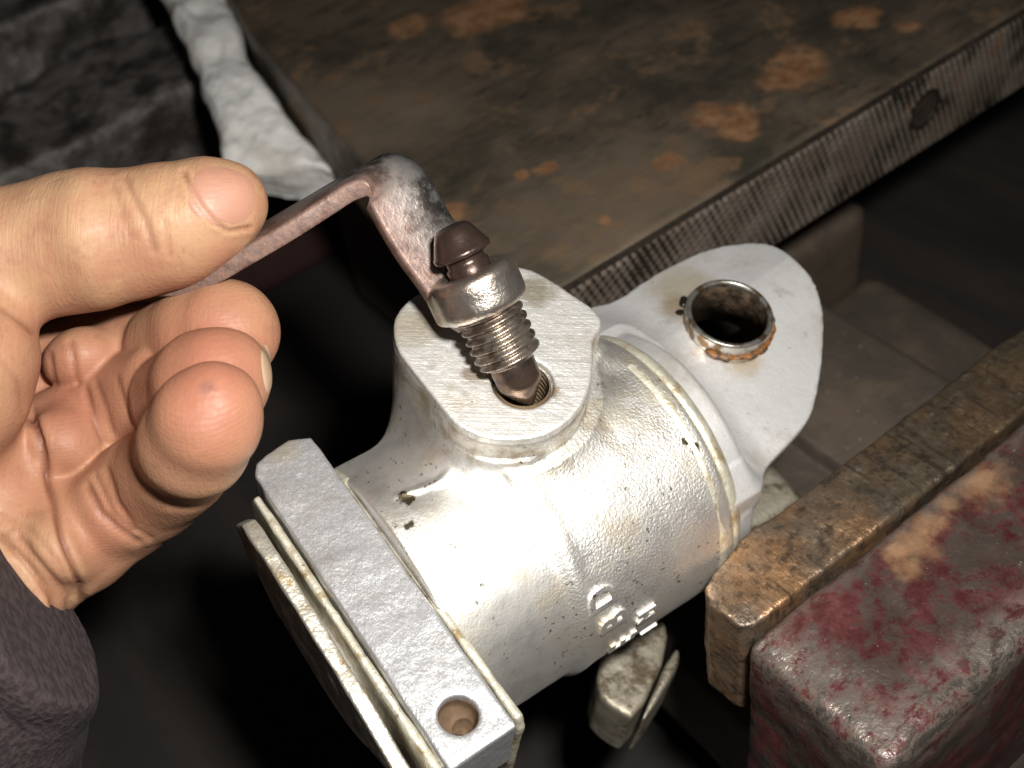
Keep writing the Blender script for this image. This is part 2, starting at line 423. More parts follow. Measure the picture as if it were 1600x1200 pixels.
# lug plate and bushing
HL = 18.0
lugP = [onh(x, y, HL)[:2] for x, y in ((905, 476), (911, 468), (965, 457), (1015, 420), (1065, 394), (1107, 377), (1152, 370), (1194, 370), (1223, 385), (1257, 414), (1282, 448),
        (1292, 477), (1293, 540), (1285, 606), (1273, 636), (1240, 673), (1202, 711), (1173, 744), (1150, 770), (1080, 740), (990, 600), (920, 520))]
lugP = smoothpoly(lugP, 1)
bc = onh(1141, 488, HL+3)
G = Grid((42, -30, -2), (102, 38, 28), .45)
f, lo, hi = prism(lugP, HL-8.5, HL, rnd=1.2); G.add(f, lo, hi)
fa, fb = onh(1020, 545, HL)[:2], onh(1245, 395, HL)[:2]; fe = nrm(fb-fa); fn2 = np.array((-fe[1], fe[0])); fn2 = fn2 if fn2[1] > 0 else -fn2
PL = G.pts(G.ax); sd = (PL[..., 0]-fa[0])*fn2[0]+(PL[..., 1]-fa[1])*fn2[1]
ceil_ = HL-np.where(sd > 0, .20*sd, -.17*sd*np.clip((-sd-2)/10, 0, 1))
G.f = np.maximum(G.f, (PL[..., 2]-ceil_)*.97); G.add(*cylx(30, 50.5, 26.6, rnd=1.5), k=9); G.rough(.12, .08, 3)
G.add(*cylx(0, 30, 9.2, c=bc[:2], rnd=.01, axis=2), op='d')
V, Fq = G.mesh(); o = mesh('lug', V, Fq, M_LUG, cal); o['label'] = 'bright rounded mounting lug'
k = NT('bushing_steel'); nz = k.noise(.35, 4, .6)
M_BUSH = k.out(k.mix(k.ramp(nz, .42, .6), (.50, .48, .44), (.20, .13, .07)), .9, .36)
prof = [(HL-8, 9.3), (HL+2.6, 9.3), (HL+3.1, 9.0), (HL+3.1, 8.35), (HL+2.6, 8.05), (HL-9, 8.05)]
V, Fc = lathe(prof, 96); V = np.array(V)+(bc[0], bc[1], 0); o = mesh('bushing', V, Fc, M_BUSH, cal, bevel=.12); o['label'] = 'greasy steel bushing ring'
k = NT('black_grease'); k.bump((k.noise(.7, 3), .4, .4)); M_GREASE = k.out((.012, .010, .008), 0, .18)
k = NT('bore_grime'); nz = k.noise(.28, 5, .65); k.bump((k.noise(.9, 3), .5, .3))
V, Fc = lathe([(HL+1.8, 7.98), (HL-9, 7.98), (HL-9.2, 9.3), (HL-8.5, 9.35)], 64); V = np.array(V)+(bc[0], bc[1], 0)
mesh('bore', V, Fc, k.out(k.mix(k.ramp(nz, .4, .65), (.05, .036, .026), (.22, .15, .10)), .3, .3), o)
def blob(name, centre, R, mat, parent, seed, res=.3, lump=.3):
    c = np.array(centre); G = Grid(c-np.array(R)*1.5, c+np.array(R)*1.5, res); G.add(*ellip(c, R))
    b = np.random.default_rng(seed)
    for _ in range(5):
        G.add(*ellip(c+(b.random(3)-.5)*np.array(R)*1.4, np.array(R)*(.35+.3*b.random())), k=.4)
    G.rough(lump, .5, 2); V, Fq = G.mesh(); return mesh(name, V, Fq, mat, parent)
for i, (x, y, R) in enumerate(((1057, 462, (1.5, 1.4, 1.2)), (1060, 484, (1.2, 1.3, 1.1)), (1203, 446, (1.5, 1.4, 1.1)), (1213, 462, (1.1, 1.2, 1.0)))):
    dv = onh(x, y, HL)[:2]-bc[:2]; dv = dv/np.linalg.norm(dv)*10.0; blob('grease_blob', (bc[0]+dv[0], bc[1]+dv[1], HL-.2-(.9 if i > 1 else 1.2)), R, M_GREASE, cal, i)
k = NT('rust_grime'); M_RUSTG = k.out(k.mix(k.ramp(k.noise(.7, 4), .4, .6), (.22, .085, .018), (.06, .032, .015)), 0, .45); k.bump((k.noise(1.2, 3), .5, .4))
V = []; Fc = []
G = Grid((bc[0]-11.5, bc[1]-11.5, HL-1), (bc[0]+11.5, bc[1]+11.5, HL+2.4), .35)
for i in range(90):
    t = -2.75+3.2*i/89+random.uniform(-.03, .03); r = 9.45+random.uniform(0, .25)
    sz = .25+.42*abs(math.sin(i*.37)*math.sin(i*.11+1))+random.uniform(0, .12); G.add(*ellip((bc[0]+r*math.cos(t), bc[1]+r*math.sin(t), HL-.15), (sz*1.2, sz*1.2, sz*.8)), k=.4)
V, Fq = G.mesh(); o = mesh('rust_deposit', V, Fq, M_RUSTG, cal); o['kind'] = 'stuff'
# second sleeve under the body and pale web below the lug
k = NT('dull_aluminium'); dc = k.mix(k.noise(.15, 4), (.46, .43, .36), (.26, .22, .15)); dc = k.mix(k.ramp(k.noise(.12, 6, .7, k.map(loc=(3, 2, 1))), .46, .62), dc, (.10, .075, .045)); k.bump((k.noise(.9, 4, .6), .5, .35)); M_DULL = k.out(dc, .6, .5)
for nm_, pl in (('guide_block', ((930, 1078), (945, 1000), (990, 960), (1040, 960), (1048, 1008), (996, 1126), (962, 1110))), ('guide_cap', ((1053, 1008), (1066, 1016), (1060, 1045), (1010, 1122), (1000, 1126)))):
    pq = smoothpoly([onh(x, y, -40)[:2] for x, y in pl], 1); lo_, hi_ = pq.min(0)-2, pq.max(0)+2
    G = Grid((lo_[0], lo_[1], -62), (hi_[0], hi_[1], -24), .6); G.add(*prism(pq, -60, -40, rnd=1.0)); G.f = np.minimum(G.f, 30)
    G.rough(.2, .15); V, Fq = G.mesh(); mesh(nm_, V, Fq, M_DULL, cal)
G = Grid((44, -24, -42), (100, 20, 2), .7)
G.add(*box((46, -19.5, -38), (82, 14, -22), 3)); G.add(*box((46, -16, -36), (60, 10, -4), 3), k=4); G.rough(.25, .1)
V, Fq = G.mesh(); mesh('lower_web', V, Fq, M_DULL, cal)
# raised casting letters on the cylinder, reading upwards
def letter(ch, px, py, size, rot=0.):
    cu = bpy.data.curves.new('t', 'FONT'); cu.body = ch; cu.size = 1; cu.extrude = .5; cu.bevel_depth = .035; cu.bevel_resolution = 1
    cu.resolution_u = 3; cu.align_x = 'CENTER'; cu.align_y = 'CENTER'
    to = bpy.data.objects.new('t', cu); COL.objects.link(to); dg = bpy.context.evaluated_depsgraph_get()
    me = bpy.data.meshes.new_from_object(to.evaluated_get(dg)); bpy.data.objects.remove(to)
    bm = bmesh.new(); bm.from_mesh(me); bmesh.ops.triangulate(bm, faces=bm.faces[:]); bmesh.ops.subdivide_edges(bm, edges=[e for e in bm.edges if e.calc_length() > .3], cuts=2, use_grid_fill=True); bm.to_mesh(me); bm.free()
    v = np.array([x.co[:] for x in me.vertices]); q = oncyl(px, py, 29.3); ph0 = math.atan2(q[2], q[1])
    # letter's right -> up the cylinder (+phi towards h... decreasing |t|), letter's up -> -s
    u_, w_, z_ = v[:, 0]*size, v[:, 1]*size*1.25, v[:, 2]
    R = 29.0+np.clip(z_, -.5, .54)*1.6; ph = ph0-u_/29.3
    V = np.stack([q[0]-w_, R*np.cos(ph), R*np.sin(ph)], 1)
    Fc = [tuple(p.vertices) for p in me.polygons]
    o = mesh('raised_letter', V, Fc, M_CAST, cal, smooth=False); return o
for ch, x, y, sz in (('D', 942, 933, 6.6), ('B', 960, 968, 6.6), ('E', 973, 1000, 6.6), ('M', 1010, 958, 4.4), ('I', 1014, 982, 4.4)): letter(ch, x, y, sz)
#VISE
# ================================================================== VISE
def m_jawtop():
    k = NT('greasy_rusty_iron')
    n1 = k.noise(.03, 6, .65); n2 = k.noise(.22, 6, .75, k.map(scale=(.3, 1, 1), rot=(0, 0, .2))); n3 = k.noise(.012, 3, .5)
    col = k.mix(k.ramp(n1, .35, .65), (.052, .046, .033), (.135, .102, .072))
    col = k.mix(k.ramp(n2, .45, .75), col, (.022, .019, .016))
    col = k.mix(k.math('MULTIPLY', k.ramp(n3, .5, .62), .6), col, (.20, .15, .105))
    brk = k.ramp(k.noise(.22, 6, .75, k.map(loc=(3, 3, 1))), .36, .5, .25, .95); rcol = k.mix(k.ramp(k.noise(.16, 5, .7), .35, .65), (.34, .19, .10), (.22, .10, .045))
    col = k.mix(k.math('MULTIPLY', k.ramp(k.noise(.045, 6, .7, k.map(loc=(8, 2, 5))), .53, .62), k.math('MULTIPLY', brk, .8)), col, (.20, .125, .07))
    for px, py, r in JAWRUST:
        c = onz(px, py, ZJ)
        col = k.mix(k.math('MULTIPLY', k.spot(c, r, .35, r*1.3, .55/r), brk), col, rcol)
    k.bump((n1, .5, 1.2), (n2, .5, .6), (k.noise(.9, 4, .7), .35, .3))
    return k.out(col, .25, k.ramp(n2, .3, .7, .38, .62))
JAWRUST = [(1132, 186, 7.5), (1160, 205, 5), (1045, 248, 4), (1250, 105, 8.5), (1225, 125, 6), (735, 22, 13), (790, 10, 9), (1340, 25, 6), (855, 265, 3), (700, 330, 4), (815, 275, 2.5), (945, 345, 1.8), (1420, 40, 3), (640, 40, 7)]
M_JAW = m_jawtop()
def m_plate(name, warm):
    k = NT(name); v = k.map(scale=(.55, .05, .3)); s1 = k.noise(1.0, 5, .75, v); n1 = k.noise(.07, 5, .6); n2 = k.noise(.5, 4, .65)
    x = k.n.new('ShaderNodeSeparateXYZ'); k.l.new(k.map(), x.inputs[0])
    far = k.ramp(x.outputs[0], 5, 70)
    col = k.mix(k.ramp(n1, .35, .62), (.42, .24, .125) if warm else (.14, .11, .085), (.27, .21, .155) if warm else (.085, .068, .055))
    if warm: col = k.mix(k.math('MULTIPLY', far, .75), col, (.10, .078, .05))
    if warm:
        cut = k.ramp(k.noise(.75, 2, .5, k.map(scale=(1, .035, .2), loc=(2, 0, 0)), .1), .62, .68); col = k.mix(k.math('MULTIPLY', cut, .7), col, (.08, .055, .04)); col = k.mix(k.math('MULTIPLY', k.ramp(k.noise(.10, 6, .75, k.map(loc=(6, 2, 1))), .5, .66), .55), col, (.09, .075, .06))
    col = k.mix(k.math('MULTIPLY', k.ramp(s1, .58, .72), k.ramp(n1, .4, .6, .1, .45)), col, (.07, .055, .042)); col = k.mix(k.math('MULTIPLY', k.ramp(k.noise(.35, 6, .75, k.map(loc=(2, 6, 3))), .5, .64), .7), col, (.05, .042, .036)); col = k.mix(k.math('MULTIPLY', k.ramp(n2, .62, .74), .6), col, (.30, .26, .21))
    k.bump((s1, .45, .4), (n2, .6, .5), (k.noise(.12, 4), .4, 1.2)); return k.out(col, .75, k.ramp(n2, .3, .7, .32, .5))
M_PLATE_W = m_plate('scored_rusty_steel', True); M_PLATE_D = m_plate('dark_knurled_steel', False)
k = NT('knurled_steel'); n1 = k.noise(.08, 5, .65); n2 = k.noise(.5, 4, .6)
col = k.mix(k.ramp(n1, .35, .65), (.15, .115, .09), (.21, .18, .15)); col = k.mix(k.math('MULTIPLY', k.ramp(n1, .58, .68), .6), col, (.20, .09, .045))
col = k.mix(k.ramp(k.attr('groove_shade'), .25, .75), col, (.022, .018, .015)); k.bump((n2, .3, .3)); M_KNURL = k.out(col, .4, .45)  # valleys coloured dark for grime and for shading between the ridges
def m_red():
    k = NT('worn_maroon_paint'); n1 = k.noise(.055, 6, .68); n2 = k.noise(.28, 5, .7); n3 = k.noise(1.2, 3, .6)
    col = k.mix(k.ramp(n2, .3, .7), (.060, .017, .018), (.100, .030, .028))
    dark = k.ramp(k.math('ADD', k.noise(.085, 6, .72, k.map(loc=(4, 1, 0))), k.math('MULTIPLY', k.math('SUBTRACT', n2, .5), .6)), .44, .58)
    col = k.mix(k.math('MULTIPLY', dark, .9), col, k.mix(n2, (.085, .068, .054), (.036, .029, .026)))
    for px, py, r in ((1428, 850, 3.4), (1418, 885, 2.4), (1400, 860, 2.4), (1450, 815, 3.0), (1475, 785, 2.2), (1530, 750, 4.5)):
        col = k.mix(k.math('MULTIPLY', k.spot(onz(px, py, ZJ-.5), r, .9, r*1.1, .35), .6), col, k.mix(n2, (.44, .27, .14), (.30, .16, .09)))
    col = k.mix(k.ramp(n3, .68, .78), col, (.30, .27, .25))
    wear = k.math('MULTIPLY', k.attr('wear'), k.ramp(k.noise(.35, 5, .75, k.map(scale=(.6, 1, 1))), .40, .58))
    col = k.mix(wear, col, k.mix(n2, (.34, .30, .26), (.16, .13, .11)))
    k.bump((n1, .5, 1.0), (n2, .45, .5), (n3, .4, .25)); return k.out(col, k.math('MAXIMUM', k.ramp(n1, .4, .6, .05, .35), k.math('MULTIPLY', wear, .9)), k.ramp(n2, .3, .7, .27, .48))
M_RED = m_red()
k = NT('vise_casting'); nz = k.noise(.05, 5, .65); k.bump((nz, .6, 1.5), (k.noise(.6, 4), .4, .4))
vc = k.mix(nz, (.045, .037, .030), (.10, .08, .065)); vc = k.mix(k.ramp(k.noise(.02, 5, .7), .45, .62), vc, (.12, .09, .065)); vc = k.mix(k.ramp(k.noise(.7, 3, .6), .70, .74), vc, (.35, .32, .29)); M_VISE = k.out(vc, .15, .55)
vis = thing('bench_vise', 'heavy old bench vise with maroon moving jaw and rusty steel jaws', 'bench vise', Matrix.Translation((0.1, .12, 0)))
VO = np.array((100, 120, 0.))
def vpart(name, G, mat, parent=None):
    V, Fq = G.mesh(); return mesh_v(name, V, Fq, mat, parent)
def mesh_v(name, V, Fq, mat, parent=None, **kw):
    # world-space vertices; shift into the vise frame but keep object textures in world mm by leaving the part's own origin at world zero
    o = mesh(name, V, Fq, mat, parent or vis, **kw)
    if not parent: o.location = Vector(-VO*.001)
    return o
G = Grid((27, 79, 60), (262, 310, 152), 1.5)
G.add(*prism([(30, 83.4), (260, 83.4), (260, 305), (58, 305), (46, 262), (31, 165)], 123.5, ZJ, rnd=2.0)); G.add(*box((60, 165, 62), (255, 300, 125), 5)); G.rough(.7, .03, 4)
vpart('fixed_jaw', G, M_JAW)
# knurled plate on the fixed jaw: real cross-cut ridges
nx, nz = 520, 70; X0, X1, Z0, Z1 = 29., 238., 123., 150.2; YF = 80.7
gx = np.linspace(X0, X1, nx); gz = np.linspace(Z0, Z1, nz); GX, GZ = np.meshgrid(gx, gz, indexing='ij')
def tri(v): return np.abs((v % 1)-.5)*2
p = 2.3
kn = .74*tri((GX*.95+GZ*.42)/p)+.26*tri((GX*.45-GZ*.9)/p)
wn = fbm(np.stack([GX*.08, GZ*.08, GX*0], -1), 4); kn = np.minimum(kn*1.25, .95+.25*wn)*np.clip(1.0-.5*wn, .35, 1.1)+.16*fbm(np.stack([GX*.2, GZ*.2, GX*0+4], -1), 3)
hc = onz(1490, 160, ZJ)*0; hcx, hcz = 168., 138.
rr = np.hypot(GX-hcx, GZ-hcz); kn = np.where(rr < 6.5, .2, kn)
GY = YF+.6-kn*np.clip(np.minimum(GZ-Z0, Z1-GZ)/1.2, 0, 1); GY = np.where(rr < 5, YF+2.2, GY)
V = np.stack([GX, GY, GZ], -1).reshape(-1, 3); I = np.arange(nx*nz).reshape(nx, nz)
Fq = np.stack([I[:-1, :-1], I[1:, :-1], I[1:, 1:], I[:-1, 1:]], -1).reshape(-1, 4)
front = mesh_v('jaw_plate', V, Fq, M_KNURL, attrs={'groove_shade': np.clip(1-kn.ravel()/.75, 0, 1)}); front['label'] = 'cross-cut knurled steel jaw plate'
V = [(x, y, z) for x in (X0, X1) for y in (YF+.55, 83.5) for z in (Z0, Z1)]
pb = mesh('plate_back', V, [(0, 1, 3, 2), (4, 6, 7, 5), (0, 2, 6, 4), (1, 5, 7, 3), (2, 3, 7, 6), (0, 4, 5, 1)], M_PLATE_D, front, smooth=False)
V, Fc = lathe([(0, 2.4), (.2, 4.2), (1.2, 4.7), (1.3, 2.4), (.5, .01)], 32); V = np.array(V)[:, [0, 2, 1]]*(1, -1, 1)+(hcx, YF+2.1, hcz)
mesh('screw', V, Fc, M_PLATE_D, front)
# moving jaw
G = Grid((-6, -54, 84), (170, -12, 153), .8)
G.add(*box((-2.5, -49.5, 88), (168, -16.1, ZJ-.5), 3.6)); G.rough(.75, .08, 4)
V, Fq = G.mesh(); e1 = np.exp(-(np.hypot(V[:, 1]+49.5, V[:, 2]-ZJ)/6)**2); e2 = np.exp(-(np.hypot(V[:, 0]+2.5, V[:, 2]-ZJ)/6.5)**2); e3 = .5*np.exp(-(np.hypot(V[:, 1]+16.1, V[:, 2]-ZJ)/3)**2)
o = mesh_v('moving_jaw', V, Fq, M_RED, attrs={'wear': np.clip(1.3*np.maximum.reduce([e1, e2, e3]), 0, 1)}); o['label'] = 'worn maroon painted moving jaw'
G = Grid((-3, -17, 118), (170, 3, 153), .6)
G.add(*prism([(1.5, -15.4), (168, -15.4), (168, .5), (14, .4), (5, -1.2), (.5, -3.2), (-1.2, -6), (-.8, -13.8)], 121, ZJ+.3, rnd=.7)); G.rough(.42, .12, 4)
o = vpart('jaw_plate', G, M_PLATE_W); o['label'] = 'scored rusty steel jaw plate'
G = Grid((28, -60, 60), (135, 90, 112), 1.5)
G.add(*box((46, -46, 64), (120, 84, 93), 2.5)); G.add(*box((78, 8, 80), (122, 84, 98), 2), k=1); G.rough(.5, .03, 3)
vpart('slide', G, M_VISE)
G = Grid((-2, -60, -4), (262, 300, 92), 2.5)
G.add(*box((70, 120, -1), (200, 290, 66), 5)); G.add(*box((20, -46, 30), (170, 95, 70), 6), k=6); G.add(*box((10, -50, 40), (168, -18, 92), 6), k=6); G.rough(.8, .02, 3)
vpart('vise_base', G, M_VISE)

# ---- the setting: bench top, block, rag
k = NT('oily_bench_wood'); nz = k.noise(.02, 6, .7, k.map(scale=(1, .25, 1))); k.bump((nz, .5, 2))
M_BENCH = k.out(k.mix(k.ramp(nz, .4, .7), (.018, .015, .014), (.038, .030, .025)), 0, .8)
n = 60; gx = np.linspace(-700, 900, n); gy = np.linspace(-500, 1100, n); GX, GY = np.meshgrid(gx, gy, indexing='ij')
V = np.stack([GX, GY, -4+1.2*fbm(np.stack([GX*.01, GY*.01, GX*0], -1))], -1).reshape(-1, 3); I = np.arange(n*n).reshape(n, n)
o = mesh('bench_top', V, np.stack([I[:-1, :-1], I[1:, :-1], I[1:, 1:], I[:-1, 1:]], -1).reshape(-1, 4), M_BENCH); o['kind'] = 'structure'

k = NT('rough_dark_iron'); n1 = k.noise(.05, 6, .7); n2 = k.noise(.25, 5, .7); k.bump((n1, .8, 3), (n2, .7, 1))
M_IRON = k.out(k.mix(k.ramp(n1, .4, .62), (.04, .034, .03), k.mix(n2, (.12, .105, .095), (.22, .20, .19))), .25, k.ramp(n2, .3, .7, .3, .6))
pa = onz(0, 150, 118); pb_ = onz(262, 30, 118)
ib = thing('iron_block', 'rough dark cast iron block lying behind the hand beside the rag', 'iron block', Matrix.Translation(Vector(((pa+pb_)/2)*.001)*1))
ib.location.z = 0
ex = nrm((pb_-pa)*(1, 1, 0)); ey = np.array((-ex[1], ex[0], 0))
ib.matrix_world = frame4(np.array((*((pa+pb_)/2)[:2], 0)), ex, ey, (0, 0, 1))
G = Grid((-150, -75, -4), (95, 135, 128), 2.0)
G.add(*box((-140, -52, 80), (80, 5, 118), 4)); G.add(*box((-140, 44, 80), (80, 125, 124), 5)); G.add(*box((-140, -20, 70), (80, 60, 84), 4), k=2)
G.rough(3.0, .035, 5)
V, Fq = G.mesh(); mesh('casting', V, Fq, M_IRON, ib)
k = NT('shaded_maroon_paint'); M_MAR = k.out(k.mix(k.noise(.05, 4), (.035, .016, .016), (.06, .025, .022)), 0, .6)  # maroon kept extra dark so its colour carries the shade below the casting
G = Grid((-140, -45, -6), (90, 130, 84), 2.0); G.add(*box((-132, -34, -1), (72, 118, 78), 4)); G.rough(1.2, .03, 3)
V, Fq = G.mesh(); mesh('foot', V, Fq, M_MAR, ib)

k = NT('white_rag'); nz = k.noise(.03, 5, .6); k.bump((k.noise(.12, 5, .65), .7, 2.0), (k.noise(.9, 2, .5, k.map(scale=(1, .2, 1))), .6, .5), (k.noise(.9, 2, .5, k.map(scale=(.2, 1, 1))), .6, .5))
M_RAG = k.out(k.mix(k.ramp(k.noise(.05, 4), .45, .72), (.78, .77, .75), (.56, .52, .47)), 0, .9)
Lp = [(215, -80), (255, 0), (306, 110), (338, 215), (345, 260), (350, 280), (356, 292), (362, 300)]; Rp = [(335, -80), (362, 0), (392, 80), (450, 165), (512, 235), (520, 262), (505, 280), (480, 298)]
Zc = [146, 145, 143, 138, 132, 126, 121, 116]
def cat(pts, t):
    pts = np.asarray(pts, float); x = t*(len(pts)-1); i = min(int(x), len(pts)-2); f = x-i
    p0, p1, p2, p3 = pts[max(i-1, 0)], pts[i], pts[i+1], pts[min(i+2, len(pts)-1)]
    return .5*((2*p1)+(-p0+p2)*f+(2*p0-5*p1+4*p2-p3)*f*f+(-p0+3*p1-3*p2+p3)*f**3)
nu, nv = 110, 50; V = []
for i in range(nu):
    l = cat(Lp, i/(nu-1)); r = cat(Rp, i/(nu-1)); z = float(cat(np.array(Zc)[:, None], i/(nu-1))[0])
    for j in range(nv):
        s = j/(nv-1); q = onz(*(l*(1-s)+r*s), z); V.append(q+np.array((0, 0, -5*(2*s-1)**6)))
V = np.array(V); V[:, 2] += 4*fbm(V*.03+3, 3)+2.2*(.5-np.abs(fbm(V*.09, 3))); V[:, 0] += 2*fbm(V*.05+9, 2)
I = np.arange(nu*nv).reshape(nu, nv)
o = mesh('rag', V, np.stack([I[:-1, :-1], I[1:, :-1], I[1:, 1:], I[:-1, 1:]], -1).reshape(-1, 4), M_RAG)
s_ = o.modifiers.new('thick', 'SOLIDIFY'); s_.thickness = .0025
tag(o, 'crumpled dirty white rag between the iron block and the vise', 'rag')

# ================================================================== SCREW AND LEVER
A_ = nrm((-.395, .88, .26)); Mp = np.array((.46, 0, .89)); Mp = nrm(Mp-A_*Mp.dot(A_)); Wv = np.cross(A_, Mp)
tip = ray(830, 636)*219.5
SF = frame4(W(tip), WD(Mp), WD(np.cross(A_, Mp)), WD(A_))
k = NT('oily_dark_steel'); nz = k.noise(.3, 5, .65); k.bump((k.noise(.8, 4), .35, .25))
M_SCREW = k.out(k.mix(k.ramp(nz, .4, .65), (.22, .15, .11), (.10, .075, .07)), .85, k.ramp(nz, .3, .7, .2, .34))
k = NT('wet_thread_steel'); nz = k.noise(.3, 5, .65); k.bump((k.noise(.9, 4, .7), .5, .3)); M_THREAD = k.out(k.mix(k.ramp(nz, .42, .6), (.36, .31, .26), (.13, .095, .07)), .85, k.ramp(nz, .3, .7, .24, .4))
k = NT('brown_cap'); nz = k.noise(.5, 5, .65); k.bump((nz, .4, .3)); M_CAP = k.out(k.mix(nz, (.05, .032, .026), (.11, .075, .062)), .7, .3)
scr = thing('bleed_screw', 'oily threaded screw with conical tip entering the hole of the boss', 'screw', SF)
V, Fc = lathe([(0, .02), (.4, .7), (4.3, 3.65), (4.9, 3.95), (5.6, 4.1), (8.8, 4.15), (9.4, 4.2)], 56); mesh('tip', V, Fc, M_SCREW, scr)
# helical thread
seg = 64; pitch = 1.85; z0, z1 = 9.0, 20.5; V = []; Fc = []; nr = int((z1-z0)/.12)
for j in range(nr+1):
    z = z0+(z1-z0)*j/nr
    for i in range(seg):
        ph = (z/pitch-i/seg) % 1; r = 5.25+.75*min(1, max(0, 1.35-abs(ph-.5)*3.2)); r = 4.2+(r-4.2)*min(1, (z-z0)/1.1+.02)
        t = 2*math.pi*i/seg; V.append((r*math.cos(t), r*math.sin(t), z))
for j in range(nr):
    for i in range(seg):
        i2 = (i+1) % seg; Fc.append((j*seg+i, j*seg+i2, (j+1)*seg+i2, (j+1)*seg+i))
mesh('thread', V, Fc, M_THREAD, scr)
V, Fc = lathe([(20.3, 5.2), (20.3, 3.8), (26.5, 3.8), (28.0, 3.9), (28.3, 3.5), (29.6, 3.5), (30.0, 4.6)], 48); mesh('shank', V, Fc, M_CAP, scr)
V, Fc = lathe([(29.8, 3.4), (29.8, 4.9), (30.0, 5.15), (30.7, 5.2), (30.9, 5.0), (33.4, 3.85), (34.5, 3.3), (35.0, 2.7), (35.2, 1.8), (35.25, .02)], 48); mesh('cap', V, Fc, M_CAP, scr)

k = NT('worn_chrome'); n1 = k.noise(.12, 5, .65); n2 = k.noise(1.1, 4, .7); fine = k.noise(2.2, 3, .6)
pk = k.attr('edge')
col = k.mix(k.ramp(n1, .42, .62), (.50, .48, .46), (.08, .077, .074))
col = k.mix(k.math('MULTIPLY', pk, k.ramp(n1, .35, .6, .95, .75)), col, k.mix(k.ramp(n2, .35, .65), (.21, .10, .066), (.10, .05, .035)))
k.bump((n2, .18, .22), (fine, .2, .1), (n1, .45, .9)); M_LEV = k.out(col, k.math('SUBTRACT', .95, k.math('MULTIPLY', pk, .8)), k.math('ADD', k.ramp(n2, .3, .7, .17, .29), k.math('MULTIPLY', pk, .26)))
k = NT('worn_eye_steel'); n2 = k.noise(1.3, 4, .7); n1 = k.noise(.2, 4, .6); k.bump((n2, .5, .25), (k.noise(.4, 3), .3, .4))
M_EYE = k.out(k.mix(k.ramp(n1, .4, .65), (.56, .51, .46), (.40, .31, .25)), .92, k.ramp(n1, .3, .7, .26, .36))
lev = thing('lever', 'bent worn steel lever with a forged eye around the screw', 'lever', SF)
SR = np.array([Mp, np.cross(A_, Mp), A_])
def sloc(p): return SR @ (np.asarray(p)-tip)
# eye
G = Grid((-13, -11, 17), (11, 11, 30), .35)
G.add(*cylx(19.2, 27.0, 7.8, rnd=1.8, axis=2)); G.add(*box((-9.8, -6.2, 18.4), (-1, 6.2, 26.2), 1.5), k=1.5)
G.add(*cylx(15, 32, 4.4, rnd=.1, axis=2), k=.8, op='d'); G.rough(.08, .3, 3)
V, Fq = G.mesh(); mesh('eye', V, Fq, M_EYE, lev)
# arm: swept flat bar with a bend and twist
w1 = nrm((-.05, .40, -.91)); w2 = Wv if Wv[2] < 0 else -Wv
nodes = [(738, 478, 220.8, w2), (716, 462, 220.0, w2), (690, 425, 218.8, w2), (652, 372, 217.5, w2), (618, 313, 216, w2), (602, 290, 215.4, nrm(w2*.8+w1*.2)), (582, 281, 215.3, nrm(w2*.6+w1*.4)), (556, 289, 215.6, nrm(w2*.4+w1*.6)), (520, 310, 216, nrm(w2*.2+w1*.8)), (450, 352, 217, w1), (380, 393, 218, w1), (345, 413, 218.6, w1), (300, 431, 220.5, w1), (240, 432, 223, w1)]
C = np.array([ray(x, y)*d+w*(1.1 if x > 500 else .3) for x, y, d, w in nodes]); Wn = np.array([w for *_, w in nodes])
ns = 130; V = []; ed = []; hw, ht, rc = 6.3, 1.65, .7
prof = []
for sx, sy in ((1, 1), (-1, 1), (-1, -1), (1, -1)):
    for q in range(5):
        t = {(1, 1): 0, (-1, 1): 90, (-1, -1): 180, (1, -1): 270}[(sx, sy)]+q*22.5; t = math.radians(t)
        prof.append((sx*(hw-rc)+rc*math.cos(t), sy*(ht-rc)+rc*math.sin(t)))
for i in range(ns):
    t = i/(ns-1); c = cat(C, t); w = nrm(cat(Wn, t)); tg = nrm(cat(C, min(1, t+.004))-cat(C, max(0, t-.004)))
    w = nrm(w-tg*w.dot(tg)); th = np.cross(tg, w)
    for pu, pv in prof:
        V.append(sloc(c+w*pu+th*pv)); ed.append(max(0, min(1, (-pu-hw+1.05)/.35), .9*max(0, min(1, (t-.58)/.12))))
m = len(prof); Fc = [(i*m+j, i*m+(j+1) % m, (i+1)*m+(j+1) % m, (i+1)*m+j) for i in range(ns-1) for j in range(m)]
Fc += [tuple(range(m))[::-1], tuple((ns-1)*m+j for j in range(m))]
V = np.array(V)
o = mesh('arm', V, Fc, M_LEV, lev, attrs={'edge': ed})
bm = bmesh.new(); bm.from_mesh(o.data); bmesh.ops.recalc_face_normals(bm, faces=bm.faces[:]); bm.to_mesh(o.data); bm.free()
#HAND
# ================================================================== HAND
HD = 0.0
def hp(x, y, d): return ray(x, y)*(d+HD)            # camera-frame mm
def rp(px, d): return px*(d+HD)/F                   # radius from pixels at that depth
Gh = Grid((-118, -62, -262), (-36, 44, -172), .5)
def chain(G, nodes, k=1.5):                    # nodes: (px,py,depth,radius_px)
    for (x0, y0, d0, r0), (x1, y1, d1, r1) in zip(nodes[:-1], nodes[1:]):
        G.add(*rcone(hp(x0, y0, d0), hp(x1, y1, d1), rp(r0, d0), rp(r1, d1)), k=k)
def finger(nodes, pads=()):
    G = Grid(Gh.lo, [x[-1] for x in Gh.ax], .5)
    G.f = np.full(Gh.f.shape, 30, np.float32)
    chain(G, nodes)
    for x, y, d, rx, ry, rz, ang in pads:
        c, s = math.cos(ang), math.sin(ang)
        G.add(*ellip(hp(x, y, d), (rp(rx, d), rp(ry, d), rp(rz, d)), [(c, s, 0), (-s, c, 0), (0, 0, 1)]), k=2.5)
    return G.f
